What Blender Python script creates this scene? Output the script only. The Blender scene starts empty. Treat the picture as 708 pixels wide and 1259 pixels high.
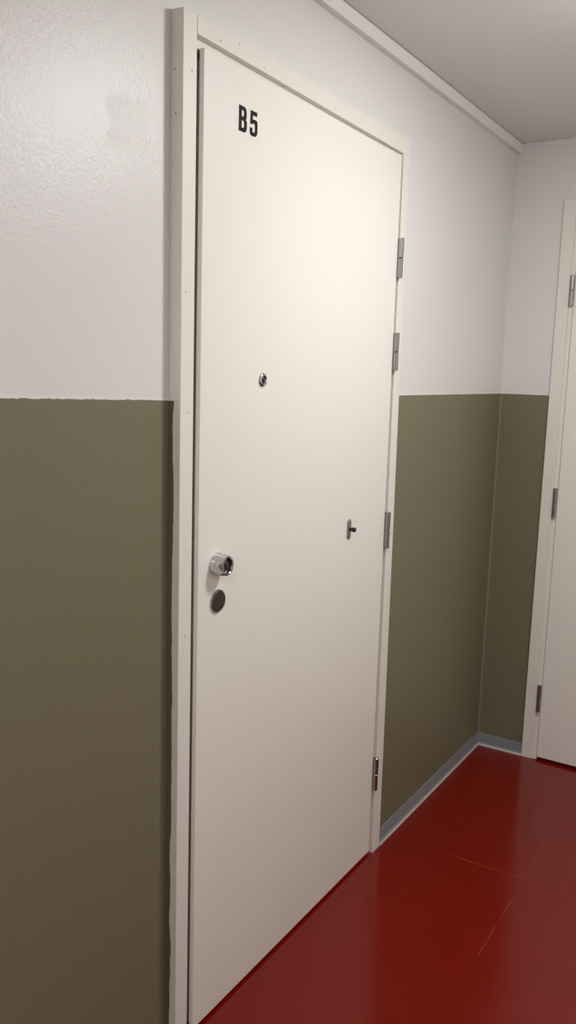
import bpy, bmesh, math, random
from mathutils import Vector, Matrix

sc = bpy.context.scene
C = sc.collection

# ------------------------------------------------------------------ camera
cam_d = bpy.data.cameras.new('camera')
cam = bpy.data.objects.new('camera', cam_d)
C.objects.link(cam)
cam_d.sensor_fit = 'VERTICAL'
cam_d.sensor_height = 36.0
cam_d.lens = 1046.313 / 1259.0 * 36.0
cam_d.clip_start = 0.01
yaw, pitch, roll = 1.01577199, -0.163183091, 0.029253814
cy, sy, cp, sp = math.cos(yaw), math.sin(yaw), math.cos(pitch), math.sin(pitch)
F = Vector((sy*cp, cy*cp, sp)); R0 = Vector((cy, -sy, 0)); U0 = R0.cross(F)
Rv = math.cos(roll)*R0 + math.sin(roll)*U0
Uv = -math.sin(roll)*R0 + math.cos(roll)*U0
M = Matrix((Rv, Uv, -F)).transposed().to_4x4()
M.translation = Vector((-1.35104, -1.050302, 1.476887))
cam.matrix_world = M
sc.camera = cam

# ------------------------------------------------------------------ world, lights, exposure
w = bpy.data.worlds.new('world'); sc.world = w; w.use_nodes = True
w.node_tree.nodes['Background'].inputs[0].default_value = (0.9, 0.92, 1.0, 1)
w.node_tree.nodes['Background'].inputs[1].default_value = 0.02

def lamp(loc, down, globe, col):
    """round opal ceiling lamp, or plain added fill disk without a globe: most of its light goes down, some sideways and up from the bowl"""
    d = bpy.data.lights.new('ceiling_or_fill_light', 'AREA'); d.shape = 'DISK'; d.size = .28; d.energy = down; d.color = col
    o = bpy.data.objects.new('ceiling_or_fill_light', d); o.location = loc; C.objects.link(o)
    if globe:
        d = bpy.data.lights.new('ceiling_lamp_glow', 'POINT'); d.shadow_soft_size = .10; d.energy = globe; d.color = col
        o = bpy.data.objects.new('ceiling_lamp_glow', d); o.location = (loc[0], loc[1], loc[2]-.11); C.objects.link(o)
lamp((0.56, -0.91, 2.29), 12.2, 7.9, (0.995, 0.99, 0.98))
lamp((-1.70, -0.95, 2.29), 13.0, 0, (0.995, 0.99, 0.98))  # unseen fill light added behind the viewer to lift the darker areas

vs = sc.view_settings
vs.view_transform = 'Standard'; vs.look = 'None'; vs.gamma = 1.0; vs.use_curve_mapping = False
vs.exposure = 0.15

# ------------------------------------------------------------------ helpers
def srgb(r, g, b):
    f = lambda c: (c/255)/12.92 if c/255 <= 0.04045 else ((c/255+0.055)/1.055)**2.4
    return (f(r), f(g), f(b), 1)

class NT:
    def __init__(s, name):
        s.m = bpy.data.materials.new(name); s.m.use_nodes = True
        s.t = s.m.node_tree; s.b = s.t.nodes['Principled BSDF']
    def n(s, typ, **k):
        x = s.t.nodes.new(typ)
        for a, v in k.items(): setattr(x, a, v)
        return x
    def l(s, a, b): s.t.links.new(a, b)
    def put(s, node, i, v):
        if isinstance(v, bpy.types.NodeSocket): s.l(v, node.inputs[i])
        elif v is not None: node.inputs[i].default_value = v
    def math(s, op, a, b=None, c=None):
        x = s.n('ShaderNodeMath', operation=op)
        s.put(x, 0, a); s.put(x, 1, b); s.put(x, 2, c); return x.outputs[0]
    def mix(s, f, a, b):
        x = s.n('ShaderNodeMix', data_type='RGBA'); s.put(x, 0, f); s.put(x, 6, a); s.put(x, 7, b); return x.outputs[2]
    def pos(s):
        g = s.n('ShaderNodeNewGeometry'); x = s.n('ShaderNodeSeparateXYZ'); s.l(g.outputs['Position'], x.inputs[0])
        return g.outputs['Position'], x.outputs
    def noise(s, vec, scale, detail=2, rough=.5):
        x = s.n('ShaderNodeTexNoise'); s.l(vec, x.inputs['Vector'])
        x.inputs['Scale'].default_value = scale; x.inputs['Detail'].default_value = detail; x.inputs['Roughness'].default_value = rough
        return x.outputs[0]
    def bump(s, h, strength, dist, prev=None):
        x = s.n('ShaderNodeBump'); x.inputs['Strength'].default_value = strength; x.inputs['Distance'].default_value = dist
        s.l(h, x.inputs['Height'])
        if prev is not None: s.l(prev, x.inputs['Normal'])
        s.l(x.outputs[0], s.b.inputs['Normal']); return x.outputs[0]
    def set(s, col=None, rough=None, metal=None, spec=None):
        s.put(s.b, 'Base Color', col); s.put(s.b, 'Roughness', rough); s.put(s.b, 'Metallic', metal)
        s.put(s.b, 'Specular IOR Level', spec)

WHITE = srgb(226, 224, 222); OLIVE = srgb(121, 116, 91); CREAM = srgb(239, 236, 228); TRIM = srgb(234, 230, 221)

def paint_mat(name, col, rough, bump=.03, scale=300, var=.03):
    t = NT(name); P, _ = t.pos()
    n = t.noise(P, 3.0, 4)
    f = t.math('MULTIPLY', t.math('SUBTRACT', n, .45), var*4)
    dark = (col[0]*.82, col[1]*.81, col[2]*.78, 1)
    t.set(t.mix(f, col, dark), rough)
    t.bump(t.noise(P, scale, 2), bump, .002)
    return t.m

def wall_mat():
    t = NT('two tone wall paint'); P, X = t.pos()
    wob = t.math('MULTIPLY', t.math('SUBTRACT', t.noise(P, 90, 2), .5), .004)
    # the painted line drifts up a little along the left stretch of wall
    left = t.math('MINIMUM', t.math('ADD', X[0], .06), 0.0)
    edge = t.math('ADD', t.math('MULTIPLY', left, -.021), 1.4185)
    isleft = t.math('LESS_THAN', X[0], -.05)
    edge = t.math('SUBTRACT', edge, t.math('MULTIPLY', isleft, .003))
    up = t.math('GREATER_THAN', t.math('ADD', X[2], wob), edge)
    cloud = t.noise(P, 2.2, 4)
    k = t.math('MULTIPLY', t.math('SUBTRACT', cloud, .4), .25)
    wcol = t.mix(k, WHITE, srgb(215, 209, 204))
    ocol = t.mix(t.math('MULTIPLY', cloud, .5), OLIVE, srgb(114, 109, 83))
    # a thin pale ridge of filler left along the line
    lip = t.math('MULTIPLY', up, t.math('LESS_THAN', X[2], t.math('ADD', edge, .006)))
    wcol = t.mix(t.math('MULTIPLY', lip, .5), wcol, srgb(238, 235, 226))
    crn = t.math('MULTIPLY', t.math('GREATER_THAN', X[0], 1.8585), t.math('GREATER_THAN', X[1], -.004))
    ocol = t.mix(t.math('MULTIPLY', crn, .25), ocol, srgb(190, 184, 165))
    # repainted patch, matter than the paint around it
    def band(v, a, b): return t.math('MULTIPLY', t.math('GREATER_THAN', v, a), t.math('LESS_THAN', v, b))
    jit = t.math('MULTIPLY', t.math('SUBTRACT', t.noise(P, 40, 3), .5), .05)
    patch = t.math('MULTIPLY', band(t.math('ADD', X[0], jit), -.225, -.125), band(t.math('ADD', X[2], jit), 1.845, 1.935))
    rough = t.math('ADD', t.math('MULTIPLY', t.math('SUBTRACT', 1.0, up), .10), .36)
    rough = t.math('ADD', rough, t.math('MULTIPLY', patch, .065))
    t.set(t.mix(up, ocol, wcol), rough)
    h = t.math('ADD', t.noise(P, 190, 3, .6), t.math('MULTIPLY', t.noise(P, 18, 2), .6))
    h = t.math('ADD', h, t.math('MULTIPLY', t.math('MULTIPLY', patch, t.noise(P, 60, 2)), 1.2))
    t.bump(h, .20, .0035)
    return t.m

def floor_mat():
    t = NT('red painted vinyl tile'); P, X = t.pos()
    jit = t.math('MULTIPLY', t.math('SUBTRACT', t.noise(P, 60, 2), .5), .003)
    x = t.math('ADD', X[0], jit); y = t.math('ADD', X[1], jit)
    # the few tile joints that still show through the paint: (axis, position, from, to, strength)
    ln = None
    fade = t.n('ShaderNodeMapRange'); t.l(t.noise(P, 14, 3), fade.inputs[0])
    fade.inputs[1].default_value = .38; fade.inputs[2].default_value = .58
    for ax, c, lo, hi, st in ((0, 1.350, -.16, 0, .55), (0, 1.022, -.450, -.17, .75), (1, -.447, .62, 1.03, .6), (1, -.440, 1.03, 1.30, .45),
                              (1, -.170, 1.20, 1.62, .3), (1, -.17, .2, .95, .18), (0, .69, -.30, 0, .16), (0, .72, -.72, -.447, .2), (0, 1.35, -.95, -.447, .2), (1, -.717, .2, 1.5, .2)):
        u, v = (x, y) if ax == 0 else (y, x)
        on = t.math('LESS_THAN', t.math('ABSOLUTE', t.math('SUBTRACT', u, c)), .0014)
        on = t.math('MULTIPLY', on, t.math('GREATER_THAN', v, lo)); on = t.math('MULTIPLY', on, t.math('LESS_THAN', v, hi))
        on = t.math('MULTIPLY', on, st)
        ln = on if ln is None else t.math('MAXIMUM', ln, on)
    ln = t.math('MULTIPLY', ln, fade.outputs[0])
    cloud = t.noise(P, 6, 5, .6)
    col = t.mix(cloud, srgb(122, 14, 1), srgb(110, 15, 1))
    col = t.mix(t.math('MULTIPLY', ln, .6), col, srgb(185, 100, 75))
    # sparse pale chips
    v = t.n('ShaderNodeTexVoronoi'); t.l(P, v.inputs['Vector']); v.inputs['Scale'].default_value = 9
    sepc = t.n('ShaderNodeSeparateColor'); t.l(v.outputs['Color'], sepc.inputs[0])
    chip = t.math('MULTIPLY', t.math('LESS_THAN', v.outputs['Distance'], .018), t.math('GREATER_THAN', sepc.outputs[0], .72))
    col = t.mix(t.math('MULTIPLY', chip, .8), col, srgb(214, 180, 160))
    rough = t.math('ADD', t.math('MULTIPLY', t.noise(P, 5, 4), .14), .10)
    t.set(col, rough, None, .38)
    t.bump(t.math('ADD', t.noise(P, 25, 2), t.math('MULTIPLY', ln, .4)), .05, .002)
    return t.m

def simple(name, col, rough, metal=0, spec=None):
    t = NT(name); P, _ = t.pos()
    n = t.math('MULTIPLY', t.math('SUBTRACT', t.noise(P, 120, 2), .5), .12)
    t.set(t.mix(t.math('ADD', n, .1), col, (col[0]*.7, col[1]*.7, col[2]*.7, 1)), t.math('ADD', n, rough), metal, spec)
    return t.m

def jamb_mat():
    """frame paint; the wall's olive paint laps over the filler on the outer left side"""
    t = NT('frame paint lapped by wall paint'); P, X = t.pos()
    wob = t.math('MULTIPLY', t.math('SUBTRACT', t.noise(P, 9, 3), .5), .016)
    a = t.math('GREATER_THAN', t.math('ADD', X[1], wob), .0165)
    b = t.math('LESS_THAN', X[0], -.0590)
    c = t.math('LESS_THAN', X[2], 1.415)
    f = t.math('MULTIPLY', t.math('MULTIPLY', a, b), c)
    t.set(t.mix(f, TRIM, srgb(108, 101, 78)), .38)
    t.bump(t.noise(P, 200, 2), .03, .002)
    return t.m

m_wall = wall_mat(); m_floor = floor_mat()
m_ceil = paint_mat('ceiling paint', srgb(226, 225, 222), .7, .05, 200)
m_plain = paint_mat('plain white wall paint', WHITE, .45, .1, 130)
m_door = paint_mat('door paint', CREAM, .33, .02, 350, .02)
m_frame = paint_mat('frame paint', TRIM, .38)
m_jamb = jamb_mat()
m_duct = paint_mat('white plastic duct', srgb(240, 237, 234), .4)
m_chrome = simple('chrome', (.60, .60, .61, 1), .12, 1)
m_steel = simple('brushed hinge steel', (.40, .40, .40, 1), .20, 1)
m_disc = simple('steel disc with painted reflection', (.16, .145, .125, 1), .25, .85)  # polished steel; the dim reflection is put into the base colour
m_black = simple('black plastic', (.010, .010, .010, 1), .4)
m_ink = simple('black vinyl lettering', (.004, .004, .005, 1), .6, 0, .2)
m_slit = simple('dark slit grey', (.22, .21, .19, 1), .7)
m_lens = simple('glass lens', (.02, .018, .03, 1), .06)
m_grey = simple('grey plastic plate', (.30, .29, .28, 1), .3, .6)
m_plug = simple('dull lock steel', (.16, .15, .15, 1), .35, .9)
m_base = paint_mat('grey blue vinyl skirting', srgb(130, 133, 136), .45)
m_bead = paint_mat('pale sealant bead', srgb(196, 190, 186), .45)
m_nail = simple('nail head', (.12, .10, .08, 1), .5)

def link(name, bm, mats, parent=None, smooth=False, angle=40):
    bmesh.ops.recalc_face_normals(bm, faces=bm.faces)
    me = bpy.data.meshes.new(name); bm.to_mesh(me); bm.free()
    for m in (mats if isinstance(mats, (list, tuple)) else [mats]): me.materials.append(m)
    if smooth:
        for p in me.polygons: p.use_smooth = True
        me.set_sharp_from_angle(angle=math.radians(angle))
    o = bpy.data.objects.new(name, me); C.objects.link(o)
    if parent: o.parent = parent
    return o

def tag(o, label=None, cat=None, kind=None, group=None):
    if label: o['label'] = label
    if cat: o['category'] = cat
    if kind: o['kind'] = kind
    if group: o['group'] = group
    return o

def box(bm, a, b, mi=0, bev=0):
    """box from corner a to corner b; bev rounds all its edges"""
    (x0, y0, z0), (x1, y1, z1) = a, b
    v = [bm.verts.new(p) for p in ((x0,y0,z0),(x1,y0,z0),(x1,y1,z0),(x0,y1,z0),(x0,y0,z1),(x1,y0,z1),(x1,y1,z1),(x0,y1,z1))]
    fs = [bm.faces.new([v[i] for i in q]) for q in ((0,3,2,1),(4,5,6,7),(0,1,5,4),(1,2,6,5),(2,3,7,6),(3,0,4,7))]
    for f in fs: f.material_index = mi
    if bev:
        es = list({e for f in fs for e in f.edges})
        bmesh.ops.bevel(bm, geom=es, offset=bev, segments=2, profile=.5, affect='EDGES')

def prism_y(bm, pts, y0, y1, mi=0):
    """polygon (x,z) extruded along y"""
    a = [bm.verts.new((x, y0, z)) for x, z in pts]; b = [bm.verts.new((x, y1, z)) for x, z in pts]
    fs = [bm.faces.new(a), bm.faces.new(b[::-1])]
    n = len(pts)
    for i in range(n): fs.append(bm.faces.new((a[i], b[i], b[(i+1) % n], a[(i+1) % n])))
    for f in fs: f.material_index = mi

def lathe(bm, cx, cz, prof, n=48, mi=0, sx=1.0, sz=1.0):
    """profile of (radius, y) around an axis along y; capped where radius reaches 0"""
    rings = []
    for r, y in prof:
        if r < 1e-6: rings.append([bm.verts.new((cx, y, cz))])
        else: rings.append([bm.verts.new((cx+sx*r*math.cos(2*math.pi*i/n), y, cz+sz*r*math.sin(2*math.pi*i/n))) for i in range(n)])
    for A, B in zip(rings, rings[1:]):
        for i in range(n):
            j = (i+1) % n
            if len(A) == 1 and len(B) == 1: continue
            if len(A) == 1: f = bm.faces.new((A[0], B[i], B[j]))
            elif len(B) == 1: f = bm.faces.new((A[i], B[0], A[j]))
            else: f = bm.faces.new((A[i], B[i], B[j], A[j]))
            f.material_index = mi

def vcyl(bm, cx, cy, z0, z1, r, n=24, ch=.0012, mi=0):
    """upright cylinder with chamfered ends"""
    prof = [(0, z0), (r-ch, z0), (r, z0+ch), (r, z1-ch), (r-ch, z1), (0, z1)]
    rings = []
    for rr, z in prof:
        if rr < 1e-6: rings.append([bm.verts.new((cx, cy, z))])
        else: rings.append([bm.verts.new((cx+rr*math.cos(2*math.pi*i/n), cy+rr*math.sin(2*math.pi*i/n), z)) for i in range(n)])
    for A, B in zip(rings, rings[1:]):
        for i in range(n):
            j = (i+1) % n
            if len(A) == 1: bm.faces.new((A[0], B[i], B[j]))
            elif len(B) == 1: bm.faces.new((A[i], B[0], A[j]))
            else: bm.faces.new((A[i], B[i], B[j], A[j]))

# ------------------------------------------------------------------ structure
XC = 1.8634          # far wall
CEIL = 2.3195
YN = -1.75          # opposite wall of the corridor
XL = -2.6            # near end
X0, X1, ZT = -.062, .9285, 2.1185    # outer edges of the first door frame

def wall_y(x):
    if x <= X0: return .029
    if x < .34: 
        t = (x-X0)/(.34-X0); t = t*t*(3-2*t); return .029 + (.003-.029)*t
    return .003 if x < X1 else .002

bm = bmesh.new()
xs = [XL, -1.2, X0] + [X0+(.34-X0)*i/10 for i in range(1, 11)] + [X1, XC]
front = {}
for i, x in enumerate(xs):
    for j, z in enumerate((0, ZT, CEIL)):
        front[i, j] = [bm.verts.new((x, wall_y(x), z)), bm.verts.new((x, .22, z))]
cells = [(i, j) for i in range(len(xs)-1) for j in (0, 1) if not (j == 0 and xs[i] >= X0-1e-6 and xs[i+1] <= X1+1e-6)]
for i, j in cells:
    for s in (0, 1):
        bm.faces.new([front[q][s] for q in ((i,j),(i+1,j),(i+1,j+1),(i,j+1))])
edges = {}
for i, j in cells:
    qs = [(i,j),(i+1,j),(i+1,j+1),(i,j+1)]
    for a, b in zip(qs, qs[1:]+qs[:1]): edges.setdefault(frozenset((a, b)), []).append((a, b))
for k, v in edges.items():
    if len(v) == 1:
        a, b = v[0]; bm.faces.new((front[a][0], front[b][0], front[b][1], front[a][1]))
tag(link('wall_back', bm, m_wall), 'long corridor wall around the front door, white above and olive green below', 'wall', 'structure')

# far wall with an opening for the second door
FY0, FY1, FZ = -.1835, -1.112, 2.111
bm = bmesh.new()
ys = [.22, FY0, FY1, YN-.1]; zs = [0, FZ, CEIL]
g = {(i, j): [bm.verts.new((XC, y, z)), bm.verts.new((XC+.2, y, z))] for i, y in enumerate(ys) for j, z in enumerate(zs)}
cells = [(i, j) for i in range(3) for j in range(2) if (i, j) != (1, 0)]
edges = {}
for i, j in cells:
    qs = [(i,j),(i+1,j),(i+1,j+1),(i,j+1)]
    for s in (0, 1): bm.faces.new([g[q][s] for q in qs])
    for a, b in zip(qs, qs[1:]+qs[:1]): edges.setdefault(frozenset((a, b)), []).append((a, b))
for k, v in edges.items():
    if len(v) == 1:
        a, b = v[0]; bm.faces.new((g[a][0], g[b][0], g[b][1], g[a][1]))
tag(link('wall_right', bm, m_wall), 'short end wall holding the second door, white above olive green', 'wall', 'structure')

bm = bmesh.new(); box(bm, (XL-.1, YN-.1, 0), (XC, YN, CEIL))
tag(link('wall_front', bm, m_plain), 'corridor wall opposite the front door', 'wall', 'structure')
bm = bmesh.new(); box(bm, (XL-.1, YN, 0), (XL, .22, CEIL))
tag(link('wall_left', bm, m_plain), 'end wall of the corridor behind the viewer', 'wall', 'structure')
bm = bmesh.new(); box(bm, (XL-.1, YN-.1, -.1), (XC+.2, .22, 0))
tag(link('floor', bm, m_floor), 'glossy dark red corridor floor with faint tile joints', 'floor', 'structure')
bm = bmesh.new(); box(bm, (XL-.1, YN-.1, CEIL), (XC+.2, .22, CEIL+.1))
tag(link('ceiling', bm, m_ceil), 'plain greyish white corridor ceiling', 'ceiling', 'structure')

# skirting: vinyl strip with a pale bead along the floor
SK = [(0, 0), (.0115, 0), (.0118, .004), (.0085, .0085), (.0055, .013), (.0040, .020), (.0036, .046), (.0020, .0505), (0, .0505)]
def skirting(name, pts, label):
    """profile swept along floor points; the strip stands to the right of the walking direction"""
    bm = bmesh.new(); rings = []
    n = len(pts)
    for i, p in enumerate(pts):
        p = Vector(p)
        d0 = (p-Vector(pts[i-1])).normalized() if i else None
        d1 = (Vector(pts[i+1])-p).normalized() if i < n-1 else None
        nn = [Vector((d.y, -d.x)) for d in (d0, d1) if d is not None]
        q = nn[0] if len(nn) == 1 else (nn[0]+nn[1])/(1+nn[0].dot(nn[1]))
        rings.append([bm.verts.new((p.x+q.x*o, p.y+q.y*o, z)) for o, z in SK])
    for A, B in zip(rings, rings[1:]):
        for k in range(len(SK)):
            f = bm.faces.new((A[k], B[k], B[(k+1) % len(SK)], A[(k+1) % len(SK)]))
            f.material_index = 1 if k in (1, 2) else 0
    for rg in (rings[0], rings[-1][::-1]): bm.faces.new(rg)
    return tag(link(name, bm, [m_base, m_bead], smooth=True, angle=50), label, 'skirting', 'structure')
skirting('baseboard_right', [(.938, .002), (XC-.0001, .002), (XC-.0001, FY0-.001)], 'grey blue vinyl skirting with pale bead in the far corner')
skirting('baseboard_left', [(XL, .029), (X0-.001, .029)], 'grey blue vinyl skirting left of the front door')
skirting('baseboard_far', [(XC-.0001, FY1-.001), (XC-.0001, YN+.0001), (XL, YN+.0001)], 'grey blue vinyl skirting along the opposite wall')

# cable duct under the ceiling
bm = bmesh.new(); rings = []
DX = [XL+.0, -1.2, X0] + [X0+(.34-X0)*i/10 for i in range(1, 11)] + [X1, XC-.004]
for x in DX:
    wy = wall_y(x)-.0003
    sec = [(wy, 2.2860), (wy-.0185, 2.2850), (wy-.0200, 2.2865), (wy-.0200, 2.3165), (wy-.0190, 2.3178), (wy, 2.3178)]
    rings.append([bm.verts.new((x, y, z)) for y, z in sec])
for A, B in zip(rings, rings[1:]):
    for k in range(6): bm.faces.new((A[k], B[k], B[(k+1) % 6], A[(k+1) % 6]))
bm.faces.new(rings[0]); bm.faces.new(rings[-1][::-1])
duct = tag(link('cable_duct', bm, m_duct), 'slim white cable duct running along the wall just under the ceiling', 'cable duct')
bm = bmesh.new(); box(bm, (XC-.0036, -.0190, 2.2835), (XC-.0004, .0015, 2.3180), bev=.0006)
link('end_cap', bm, m_duct, duct)

# ------------------------------------------------------------------ first door frame
W, H = .8794, 2.068
frame = bpy.data.objects.new('trim_1', None); C.objects.link(frame)
tag(frame, 'cream painted frame around the wide front door with number', 'door frame', 'structure')
def bevbox(a, b, bev=.0012):
    bm = bmesh.new(); box(bm, a, b, bev=bev); return bm
bm = bevbox((-.0615, 0, 0), (-.0212, .11, ZT-.001), .0014)
box(bm, (-.0212, .013, 0), (-.0085, .11, H+.004))
link('jamb', bm, m_jamb, frame)
bm = bmesh.new()
# the hinge jamb leans out a little towards the floor
def prism(bm, bottom, top, z0, z1):
    a = [bm.verts.new((x, y, z0)) for x, y in bottom]; b = [bm.verts.new((x, y, z1)) for x, y in top]
    bm.faces.new(a[::-1]); bm.faces.new(b)
    for i in range(4): bm.faces.new((a[i], a[(i+1) % 4], b[(i+1) % 4], b[i]))
prism(bm, [(.8900, -.0078), (.9375, -.0078), (.9375, .0018), (.8900, .0018)], [(.8900, 0), (.9285, 0), (.9285, .0018), (.8900, .0018)], 0, 2.0750)
bmesh.ops.bevel(bm, geom=list(bm.edges), offset=.0008, segments=2, profile=.5, affect='EDGES')
box(bm, (.8900, .0018, 0), (.9280, .11, 2.075))
box(bm, (.8830, .0135, 0), (.8900, .11, 2.07))
link('jamb', bm, m_frame, frame)
bm = bmesh.new()
prism_y(bm, [(-.0197, 2.0850), (.8900, 2.0752), (.9280, 2.0752), (.9280, 2.1165), (.922, ZT-.001), (-.0197, ZT-.001)], 0, .11)
prism_y(bm, [(-.0120, 2.0660), (.8890, 2.0600), (.8890, 2.0752), (-.0120, 2.0850)], .013, .11)
link('header', bm, m_frame, frame)
bm = bevbox((-.0085, .020, .001), (.002, .035, H+.002), .001)  # added strip, its dark grey stands in for shade in the slit
tag(link('slit_shade', bm, m_slit, frame), 'dark strip in the slit beside the door leaf, its shade coloured in')
for x, z in ((-.036, 2.0165), (-.0385, 1.393), (.0493, 2.0942), (.1115, 2.1090), (.2004, 2.0917), (-.048, 1.62), (-.040, .94)):
    bm = bmesh.new(); lathe(bm, x, z, [(0, -.0004), (.0014, -.0003), (.0016, .0004), (0, .0008)], 10)
    tag(link('nail_head', bm, m_nail, frame), 'tiny dark nail head')
for y, z in ((.0190, 2.0148), (.0165, 1.9392)):
    bm = bmesh.new(); box(bm, (-.0620, y-.0013, z-.0013), (-.0612, y+.0013, z+.0013), bev=.0004)
    tag(link('nail_head', bm, m_nail, frame), 'tiny dark nail head')

# ------------------------------------------------------------------ first door leaf and its fittings
bm = bmesh.new()
box(bm, (0, 0, .009), (W, .0115, H), bev=.0012)
box(bm, (.0125, .0115, .009), (W-.0125, .055, H-.0125))
door = tag(link('door_1', bm, m_door), 'wide cream front door marked B5 with lock, peephole and four hinges', 'door', 'structure')

def rounded(pts, seg=6):
    """closed 2D polygon; each point (x, y, corner radius)"""
    out = []; n = len(pts)
    for i, (x, y, r) in enumerate(pts):
        p = Vector((x, y)); a = Vector(pts[i-1][:2]); b = Vector(pts[(i+1) % n][:2])
        if r <= 0: out.append(p); continue
        u, v = (a-p).normalized(), (b-p).normalized()
        ang = u.angle(v); d = min(r/math.tan(ang/2), .499*(a-p).length, .499*(b-p).length)
        p0, p1 = p+u*d, p+v*d
        for k in range(seg+1):
            t = k/seg; out.append((1-t)**2*p0 + 2*t*(1-t)*p + t*t*p1)
    return out
def glyph(loops, ox, oz, h, name, parent):
    cu = bpy.data.curves.new(name, 'CURVE'); cu.dimensions = '2D'; cu.fill_mode = 'BOTH'; cu.extrude = .0002
    for lp in loops:
        pts = rounded(lp); s = cu.splines.new('POLY'); s.points.add(len(pts)-1)
        for q, p in zip(s.points, pts): q.co = (p.x, p.y, 0, 1)
        s.use_cyclic_u = True
    tmp = bpy.data.objects.new('tmp', cu); C.objects.link(tmp)
    me = bpy.data.meshes.new_from_object(tmp.evaluated_get(bpy.context.evaluated_depsgraph_get()))
    bpy.data.objects.remove(tmp); bpy.data.curves.remove(cu)
    bm = bmesh.new(); bm.from_mesh(me); bpy.data.meshes.remove(me)
    for v in bm.verts: v.co = Vector((ox+v.co.x*h, -.0003-v.co.z, oz+v.co.y*h))
    return link(name, bm, m_ink, parent)
B = [[(0,0,0),(0,1,0),(.55,1,.24),(.55,.56,.12),(.475,.515,.0),(.58,.47,.12),(.58,0,.26)],
     [(.20,.84,0),(.20,.60,0),(.355,.60,.09),(.355,.84,.09)],
     [(.20,.44,0),(.20,.16,0),(.375,.16,.10),(.375,.44,.10)]]
FIVE = [[(.04,1,0),(.53,1,0),(.53,.83,0),(.22,.83,0),(.21,.63,.02),(.28,.68,.08),(.57,.68,.24),(.57,0,.28),(0,0,.28),(0,.32,0),(.19,.32,0),
         (.19,.16,.10),(.375,.16,.10),(.375,.51,.10),(.20,.51,.08),(.19,.46,0),(.02,.46,0)]]
tag(glyph(B, .1135, 1.9495, .0485, 'door_letter', door), 'black letter B')
tag(glyph(FIVE, .1520, 1.9495, .0485, 'door_digit', door), 'black digit 5')

# security lock: chrome collar, recessed dark cylinder, key slot
LX, LZ = .0625, 1.0720
bm = bmesh.new()
lathe(bm, LX, LZ, [(.0250, .0004), (.0256, -.0030), (.0250, -.0060), (.0222, -.0250), (.0208, -.0300), (.0170, -.0306), (.0160, -.0296), (.0150, -.0190), (0, -.0190)], 56)
lock = tag(link('lock', bm, m_chrome, door, True, 35), 'round chrome security lock')
bm = bmesh.new(); lathe(bm, LX, LZ-.001, [(.0128, -.0190), (.0128, -.0245), (.0120, -.0252), (0, -.0252)], 40)
plug = tag(link('lock_cylinder', bm, m_plug, lock, True, 35), 'dark grey lock cylinder')
bm = bmesh.new(); box(bm, (LX-.0026, -.0258, LZ-.0100), (LX+.0026, -.0249, LZ+.003), bev=.0003)
tag(link('keyhole', bm, m_black, lock), 'black key slot')
# blind cover disc below the lock
DXc, DZ = .0668, .9915
bm = bmesh.new()
lathe(bm, DXc, DZ, [(.0245, .0004), (.0250, -.0020), (.0245, -.0036), (.0232, -.0040), (0, -.0040)], 56)
disc = link('cover_plate', bm, m_steel, door, True, 35)
bm = bmesh.new(); lathe(bm, DXc, DZ, [(.0230, -.0038), (.0230, -.0052), (.0222, -.0058), (0, -.0060)], 56)
tag(link('cover_disc', bm, m_disc, disc, True, 35), 'polished round steel disc, dark reflection put into its colour')
# peephole
PX, PZ = .2205, 1.4580
bm = bmesh.new()
lathe(bm, PX, PZ, [(.0150, .0004), (.0152, -.0015), (.0140, -.0035), (.0112, -.0050), (.0095, -.0048), (.0085, -.0030), (0, -.0030)], 40)
peep = tag(link('peephole', bm, m_chrome, door, True, 35), 'small chrome peephole ring')
bm = bmesh.new(); lathe(bm, PX, PZ, [(.0084, -.0028), (.0070, -.0044), (.0040, -.0054), (0, -.0058)], 32)
tag(link('lens', bm, m_lens, peep, True, 60), 'dark glass lens')
# bell turn near the hinge side
KX, KZ = .6555, 1.0630
def stadium(r, hz, n=12):
    return [(KX+r*math.cos(a), KZ+sgn*hz+r*math.sin(a)) for sgn, a0 in ((1, 0), (-1, math.pi)) for a in [a0+math.pi*i/n for i in range(n+1)]]
bm = bmesh.new(); prev = None
for r, y in ((.0098, .0004), (.0100, -.0016), (.0090, -.0032), (.0075, -.0036)):
    ring = [bm.verts.new((x, y, z)) for x, z in stadium(r, .0175)]
    if prev:
        for i in range(len(ring)): bm.faces.new((prev[i], prev[(i+1) % len(ring)], ring[(i+1) % len(ring)], ring[i]))
    prev = ring
bm.faces.new(prev)
bell = tag(link('bell_plate', bm, m_grey, door, True, 35), 'narrow oval grey plate')
bm = bmesh.new(); lathe(bm, KX+.001, KZ+.000, [(.0050, -.0034), (.0050, -.0100), (.0062, -.0115), (.0064, -.0185), (.0052, -.0205), (0, -.0208)], 28)
tag(link('bell_knob', bm, m_black, bell, True, 35), 'black knob')

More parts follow.
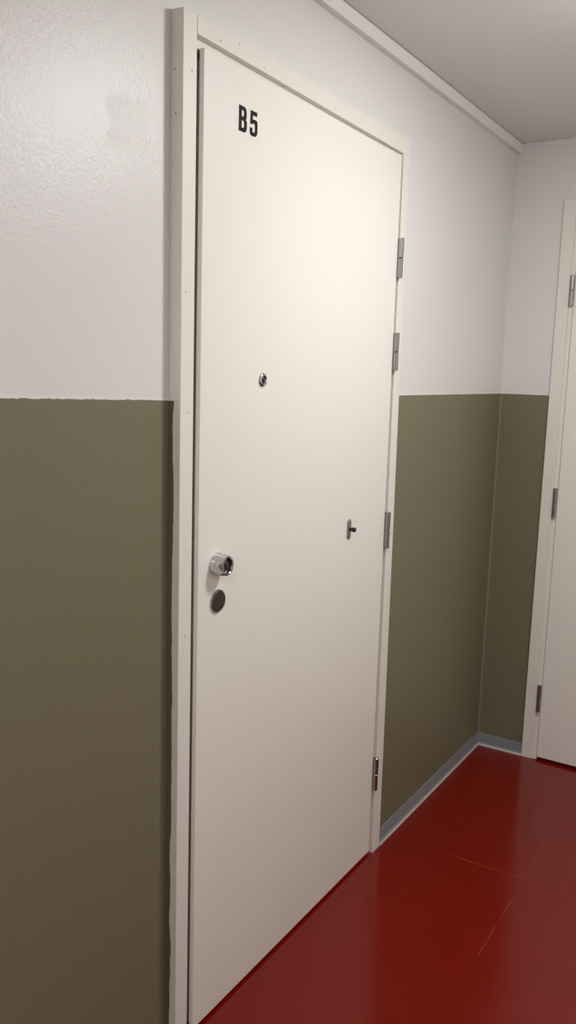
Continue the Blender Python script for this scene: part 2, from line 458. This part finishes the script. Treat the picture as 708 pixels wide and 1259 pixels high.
def hinge(parent, zb, zt, ax, ay, plate, rot=None):
    """lift-off hinge: upper and lower knuckle on one axis with a slim plate running into the gap"""
    zm = zb + (zt-zb)*.5
    root = None
    bm = bmesh.new(); box(bm, plate[0]+(zb+.001,), plate[1]+(zt-.001,), bev=.0004)
    root = link('hinge', bm, m_steel, parent)
    bm = bmesh.new(); vcyl(bm, ax, ay, zm+.0007, zt, .0078)
    link('knuckle', bm, m_steel, root, True, 35)
    bm = bmesh.new(); vcyl(bm, ax, ay, zb, zm-.0007, .0074)
    link('knuckle', bm, m_steel, root, True, 35)
    bm = bmesh.new(); vcyl(bm, ax, ay, zm-.002, zm+.002, .0045)
    tag(link('pin', bm, m_slit, root, True, 35), 'dark hinge pin')
    return root
for zb, zt in ((1.744, 1.851), (1.489, 1.594), (.975, 1.082), (.214, .319)):
    tag(hinge(door, zb, zt, .8850, -.0078, ((.8806, -.004), (.8886, .010))), 'steel hinge on the edge of the front door')

# ------------------------------------------------------------------ second door at the end of the corridor
frame2 = bpy.data.objects.new('trim_2', None); C.objects.link(frame2); frame2.location = (XC, 0, 0)
tag(frame2, 'cream painted frame around the second door on the end wall', 'door frame', 'structure')
LY0, LY1, LZT = -.2440, -1.052, 2.058
def fpart(name, a, b, bev=.0012):
    o = link(name, bevbox((a[0], min(a[1], b[1]), a[2]), (b[0], max(a[1], b[1]), b[2]), bev), m_frame, frame2); return o
fpart('jamb', (-.010, -.1840, 0), (.10, -.2270, FZ-.001))
fpart('jamb', (-.010, -1.0690, 0), (.10, -1.1115, FZ-.001))
fpart('header', (-.010, -.2272, 2.0660), (.10, -1.0688, FZ-.001))
fpart('door_stop', (-.0045, -.2272, 0), (.10, -.2425, 2.0658), .0008)
fpart('door_stop', (-.0045, -1.0535, 0), (.10, -1.0688, 2.0658), .0008)
bm = bmesh.new(); box(bm, (XC-.006, LY1, .012), (XC+.045, LY0, LZT), bev=.0012)
door2 = tag(link('door_2', bm, m_door), 'second cream door at the right on the end wall, cut off by the frame', 'door', 'structure')
for zb, zt in ((1.740, 1.848), (.968, 1.078), (.199, .308)):
    tag(hinge(door2, zb, zt, XC-.0150, -.2370, ((XC-.012, -.2418), (XC-.002, -.2405))), 'steel hinge on the edge of the second door')
